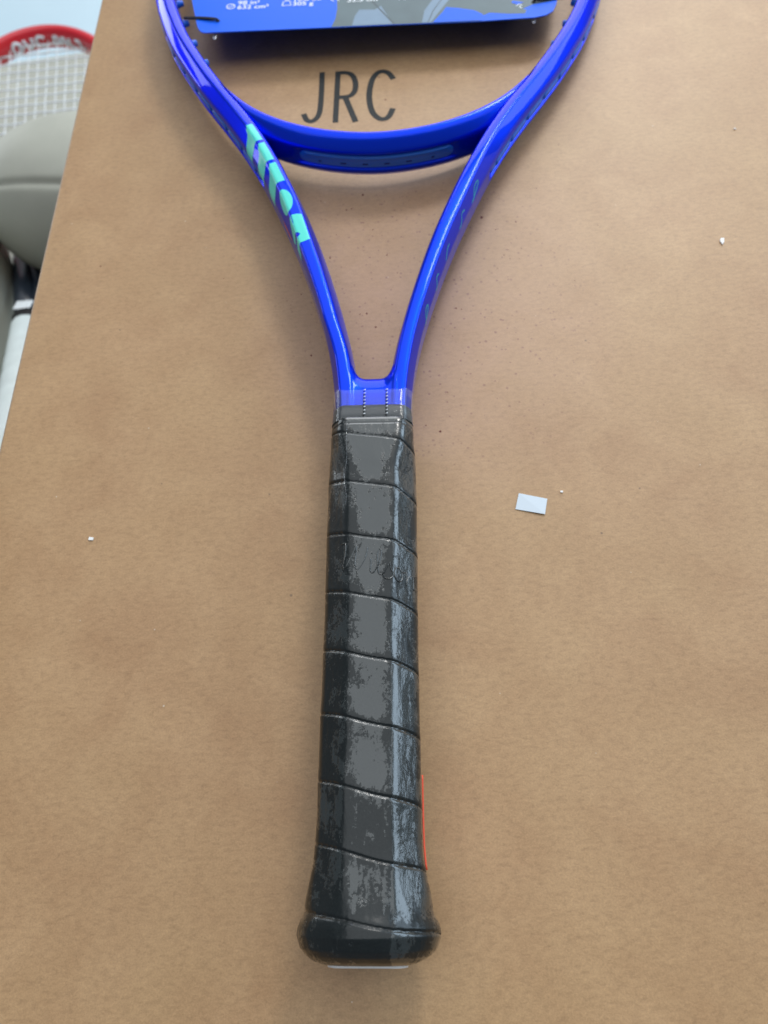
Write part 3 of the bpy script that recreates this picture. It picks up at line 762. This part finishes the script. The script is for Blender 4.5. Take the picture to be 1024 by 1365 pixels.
# cords
def cord(name, hole, tip, label):
    ob = empty(name); ob.rotation_mode = 'QUATERNION'; ob.rotation_quaternion = mw.to_quaternion(); ob.location = racket.location.copy()
    tag(ob, label, "cord", "cords tying the card to the hoop")
    tp3 = Vector((tip.x, tip.y, 2.6)); h3 = Vector((hole.x, hole.y, 4.1)); dirn = (h3 - tp3)
    a = [tp3 - dirn.normalized() * 2 + dirn * (k / 14) * 1.0 + Vector((0, .35, .3 * math.sin(math.pi * k / 14))) for k in range(15)] + [h3 + Vector((0, 0, -.2)), h3 + Vector((0, 0, -1.6))]
    mesh_obj("strand", *tube_mesh(a, .62, 8), M['cord'], ob)
    a = [tp3 - dirn.normalized() * 2 + dirn * (k / 14) + Vector((0, -.35, .15 * math.sin(math.pi * k / 14))) for k in range(15)]
    mesh_obj("strand", *tube_mesh(a, .55, 8), M['cord'], ob)
    # white plastic tail poking out below the card edge
    e = Vector((hole.x - 1.2, 439.6 if hole.x < 0 else 441.6, 1.2))
    a = catmull([h3 + Vector((0, -.6, -1.6)), Vector((e.x, e.y + 4, .2)), e + Vector((-.4, -2.4, 0)), e + Vector((.5, -3.6, -.1)), e + Vector((1.1, -1.2, .1))], .5)
    mesh_obj("clear_tail", *tube_mesh(a, .34, 7), M['clear'], ob)
cord("black_cord", HL, tips['L'], "black cord tying the card to the left side of the blue hoop")
cord("black_cord", HR, tips['R'], "black cord tying the card to the right side of the blue hoop")

# ------------------------------------------------------------------ far below on the left: chair, red racket, dark racket
M['fabric'] = simple("beige_faux_leather", (.40, .405, .345), .55, .35, var=.10, vs=18)
M['seam'] = simple("darker_beige_piping", (.25, .265, .23), .7, .3)
M['redp'] = simple("glossy_red_lacquer", (.62, .006, .020), .3, .5, coat=.7)
M['string'] = simple("off_white_string", (.72, .76, .78), .35, .5)
M['darkp'] = simple("matt_blue_black_lacquer", (.018, .026, .040), .35, .5)
M['wgrip'] = simple("white_overgrip", (.66, .74, .74), .6, .3, var=.06, vs=120)
chair = empty("armchair", (-.36, .70, -.70))
tag(chair, "beige upholstered armchair beyond the left edge of the cardboard box", "armchair")
def superell(c, a, b, d, e=3.0, nu=56, nv=32, bumpf=None):
    R = []
    for i in range(nv + 1):
        ph = lerp(-math.pi / 2, math.pi / 2, i / nv); cp, sp_ = max(math.cos(ph), 1e-4), math.sin(ph); row = []
        cx = abs(cp) ** (2 / e); sx = math.copysign(abs(sp_) ** (2 / e), sp_)
        for j in range(nu):
            th = 2 * math.pi * j / nu; ct, st_ = math.cos(th), math.sin(th)
            y = math.copysign(abs(ct) ** (2 / 2.2), ct); z = math.copysign(abs(st_) ** (2 / 2.2), st_)
            k = bumpf(th, sx) if bumpf else 1
            row.append((c[0] + a * sx, c[1] + b * cx * y * k, c[2] + d * cx * z * k))
        R.append(row)
    return rings(R)
cxo, cyo, czo = .10, -.025, .440
def groove(th, sx):
    a = (th - math.radians(131 + 14 * sx)); a = (a + math.pi) % (2 * math.pi) - math.pi
    return 1 - .035 * math.exp(-(a / .045) ** 2) + .014 * math.exp(-(a / .25) ** 2)
bk = mesh_obj("backrest", *superell((cxo, cyo, czo), .107, .078, .076, 2.3, 200, 80, groove), M['fabric'], chair, scale=1)
bk.rotation_euler = (0, 0, 0)
bevelled(mesh_obj("seat", *box_mesh((.0, .395, .13), (.60, .65, .12)), M['fabric'], chair, scale=1), .04, 6)
ar = mesh_obj("armrest", *superell((-.080, -.20, .420), .085, .22, .085, 3.2, 80, 40), M['fabric'], chair, scale=1)
for x_, y_ in ((-.2, .60), (.2, .60), (-.1, .12), (.1, .12)):
    mesh_obj("leg", *tube_mesh([(x_, y_, 0), (x_, y_, .09)], .018, 12), M['darkp'], chair, scale=1)

def small_racket(name, T, Dn, Lt, half_w, half_l, sec_w, sec_h, mat, strings, label, group=None):
    """T: hoop tip, Dn: direction from tip down the head, Lt: lateral direction (all metres, world)"""
    o = empty(name); Z = Lt.cross(Dn).normalized()
    if Z.z < 0: Z = -Z
    X = Lt.normalized(); Y = (-Dn).normalized(); Zz = X.cross(Y)
    o.matrix_world = Matrix(((X.x, Y.x, Zz.x, T.x), (X.y, Y.y, Zz.y, T.y), (X.z, Y.z, Zz.z, T.z), (0, 0, 0, 1)))
    tag(o, label, "tennis racket", group)
    R = []; n = 120
    for k in range(n):
        a = 2 * math.pi * k / n; p = Vector((half_w * math.sin(a), -half_l + half_l * math.cos(a)))
        d = Vector((half_w * math.cos(a), -half_l * math.sin(a))).normalized(); nr = Vector((-d.y, d.x))
        if nr.dot(p - Vector((0, -half_l))) < 0: nr = -nr
        cr = [(0, 1, .2), (.8, .75, .2), (1, 0, .2), (.8, -.75, .2), (0, -1, .2), (-.8, -.75, .2), (-1, 0, .2), (-.8, .75, .2)]
        R.append([(p.x + nr.x * u * sec_w, p.y + nr.y * u * sec_w, z * sec_h) for u, z, _ in cr])
    mesh_obj("frame", *rings(R, closed_path=True), mat, o, scale=1)
    if strings:
        hw, hl = half_w - sec_w, half_l - sec_w
        for k in range(18):
            x_ = lerp(-.93, .93, k / 17) * hw; L = hl * math.sqrt(max(0, 1 - (x_ / hw) ** 2))
            m = [(x_, -half_l + lerp(-L, L, j / 12), .0006 * (1 if (j + k) % 2 else -1)) for j in range(13)]
            mesh_obj("string", *tube_mesh(m, .0009, 5), M['string'], o, scale=1)
        for k in range(21):
            y_ = lerp(-.90, .955, k / 20) * hl; L = hw * math.sqrt(max(0, 1 - (y_ / hl) ** 2))
            m = [(lerp(-L, L, j / 12), -half_l + y_, -.0006 * (1 if (j + k) % 2 else -1)) for j in range(13)]
            mesh_obj("string", *tube_mesh(m, .0015, 5), M['string'], o, scale=1)
    # throat and handle
    th = -2 * half_l
    for s_ in (-1, 1):
        P = catmull([Vector((s_ * half_w * .62, th + half_l * .24, 0)), Vector((s_ * half_w * .36, th - .04, 0)), Vector((s_ * .012, th - .13, 0)), Vector((s_ * .009, th - .16, 0))], .006)
        mesh_obj("throat_arm", *tube_mesh(P, sec_w * .95, 8), mat, o, scale=1)
    mesh_obj("handle", *tube_mesh([(0, th - .14, 0), (0, th - .18, 0), (0, th - .34, 0), (0, th - .355, 0)], .016, 8, [1, .98, 1.02, 1.15]), M['cord'], o, scale=1)
    return o
red = small_racket("tennis_racket", Vector((-.412, 1.200, -.375)), Vector((-.05, -.98, -.19)), Vector((1, -.05, -.0)), .142, .180, .0085, .0185, M['redp'], True,
    "red tennis racket with white strings beyond the beige armchair, at the upper left")
# white marks on the inner wall of its far end
def on_red(x_, z_):
    hw, hl = .140 - .0076, .178 - .0076
    return (x_, -.178 + hl * math.sqrt(1 - (x_ / hw) ** 2) - .0005 - .003 * (1 - abs(z_) / .0125) * 0, z_)
gl = [[(-.047, .002), (-.046, -.008), (-.040, -.0095), (-.034, -.004), (-.036, .004), (-.042, .007), (-.047, .002)],
      [(-.029, .007), (-.026, -.002), (-.022, -.009), (-.018, -.002), (-.016, .007)],
      [(0.003, .005), (-.004, .0075), (-.010, .004), (-.011, -.004), (-.005, -.008), (.003, -.007)],
      [(.016, -.007), (.017, .004), (.022, .006), (.025, -.006), (.030, .005), (.034, .003), (.035, -.007)], [(.041, .006), (.041, -.007), (.048, -.007)], [(.052, .006), (.058, .006), (.058, -.006)]]
gs = []
for g_ in gl:
    P = catmull([Vector(q) for q in g_], .0015); gs.append(tube_mesh([on_red(q.x, q.y) for q in P], .0025, 6))
mk_ = mesh_obj("printed_lettering", *merge(gs), M['white'], red, scale=1); mk_['label'] = "bold white lettering on the inside of the red hoop"

dk = empty("tennis_racket"); tag(dk, "dark blue black tennis racket shaft with white wrapped handle beside the beige armchair", "tennis racket")
A = [Vector((-.362, .660, -.315)), Vector((-.345, .606, -.303)), Vector((-.325, .535, -.285))]
mesh_obj("shaft", *tube_mesh([A[0], A[0].lerp(A[2], .5), A[2]], .0135, 8, [.6, .85, 1.0]), M['darkp'], dk, scale=1)
mesh_obj("throat_arm", *tube_mesh([A[0] + Vector((.012, .01, .0)), A[1] + Vector((.016, 0, 0)), A[2] + Vector((.010, .005, 0))], .008, 8, [.8, .9, 1]), M['darkp'], dk, scale=1)
d_ = (A[2] - A[1]).normalized()
lg = mesh_obj("white_emblem", *box_mesh((0, 0, 0), (.017, .014, .0016)), M['white'], dk, scale=1); lg.location = A[2] - d_ * .016 + Vector((.002, 0, .0138)); lg.rotation_euler = (-.25, 0, -.1); bevelled(lg, .003, 3)
mesh_obj("collar", *tube_mesh([A[2] - d_ * .002, A[2] + d_ * .010], .0158, 16), M['cord'], dk, scale=1)
H0 = A[2] + d_ * .009; H1 = H0 + Vector((.012, -.19, .030)); ph_ = [H0.lerp(H1, k / 40) for k in range(41)]
mesh_obj("handle", *tube_mesh(ph_, .0165, 16, [1 + .02 * (1 if k % 5 else -1.2) for k in range(41)]), M['wgrip'], dk, scale=1)
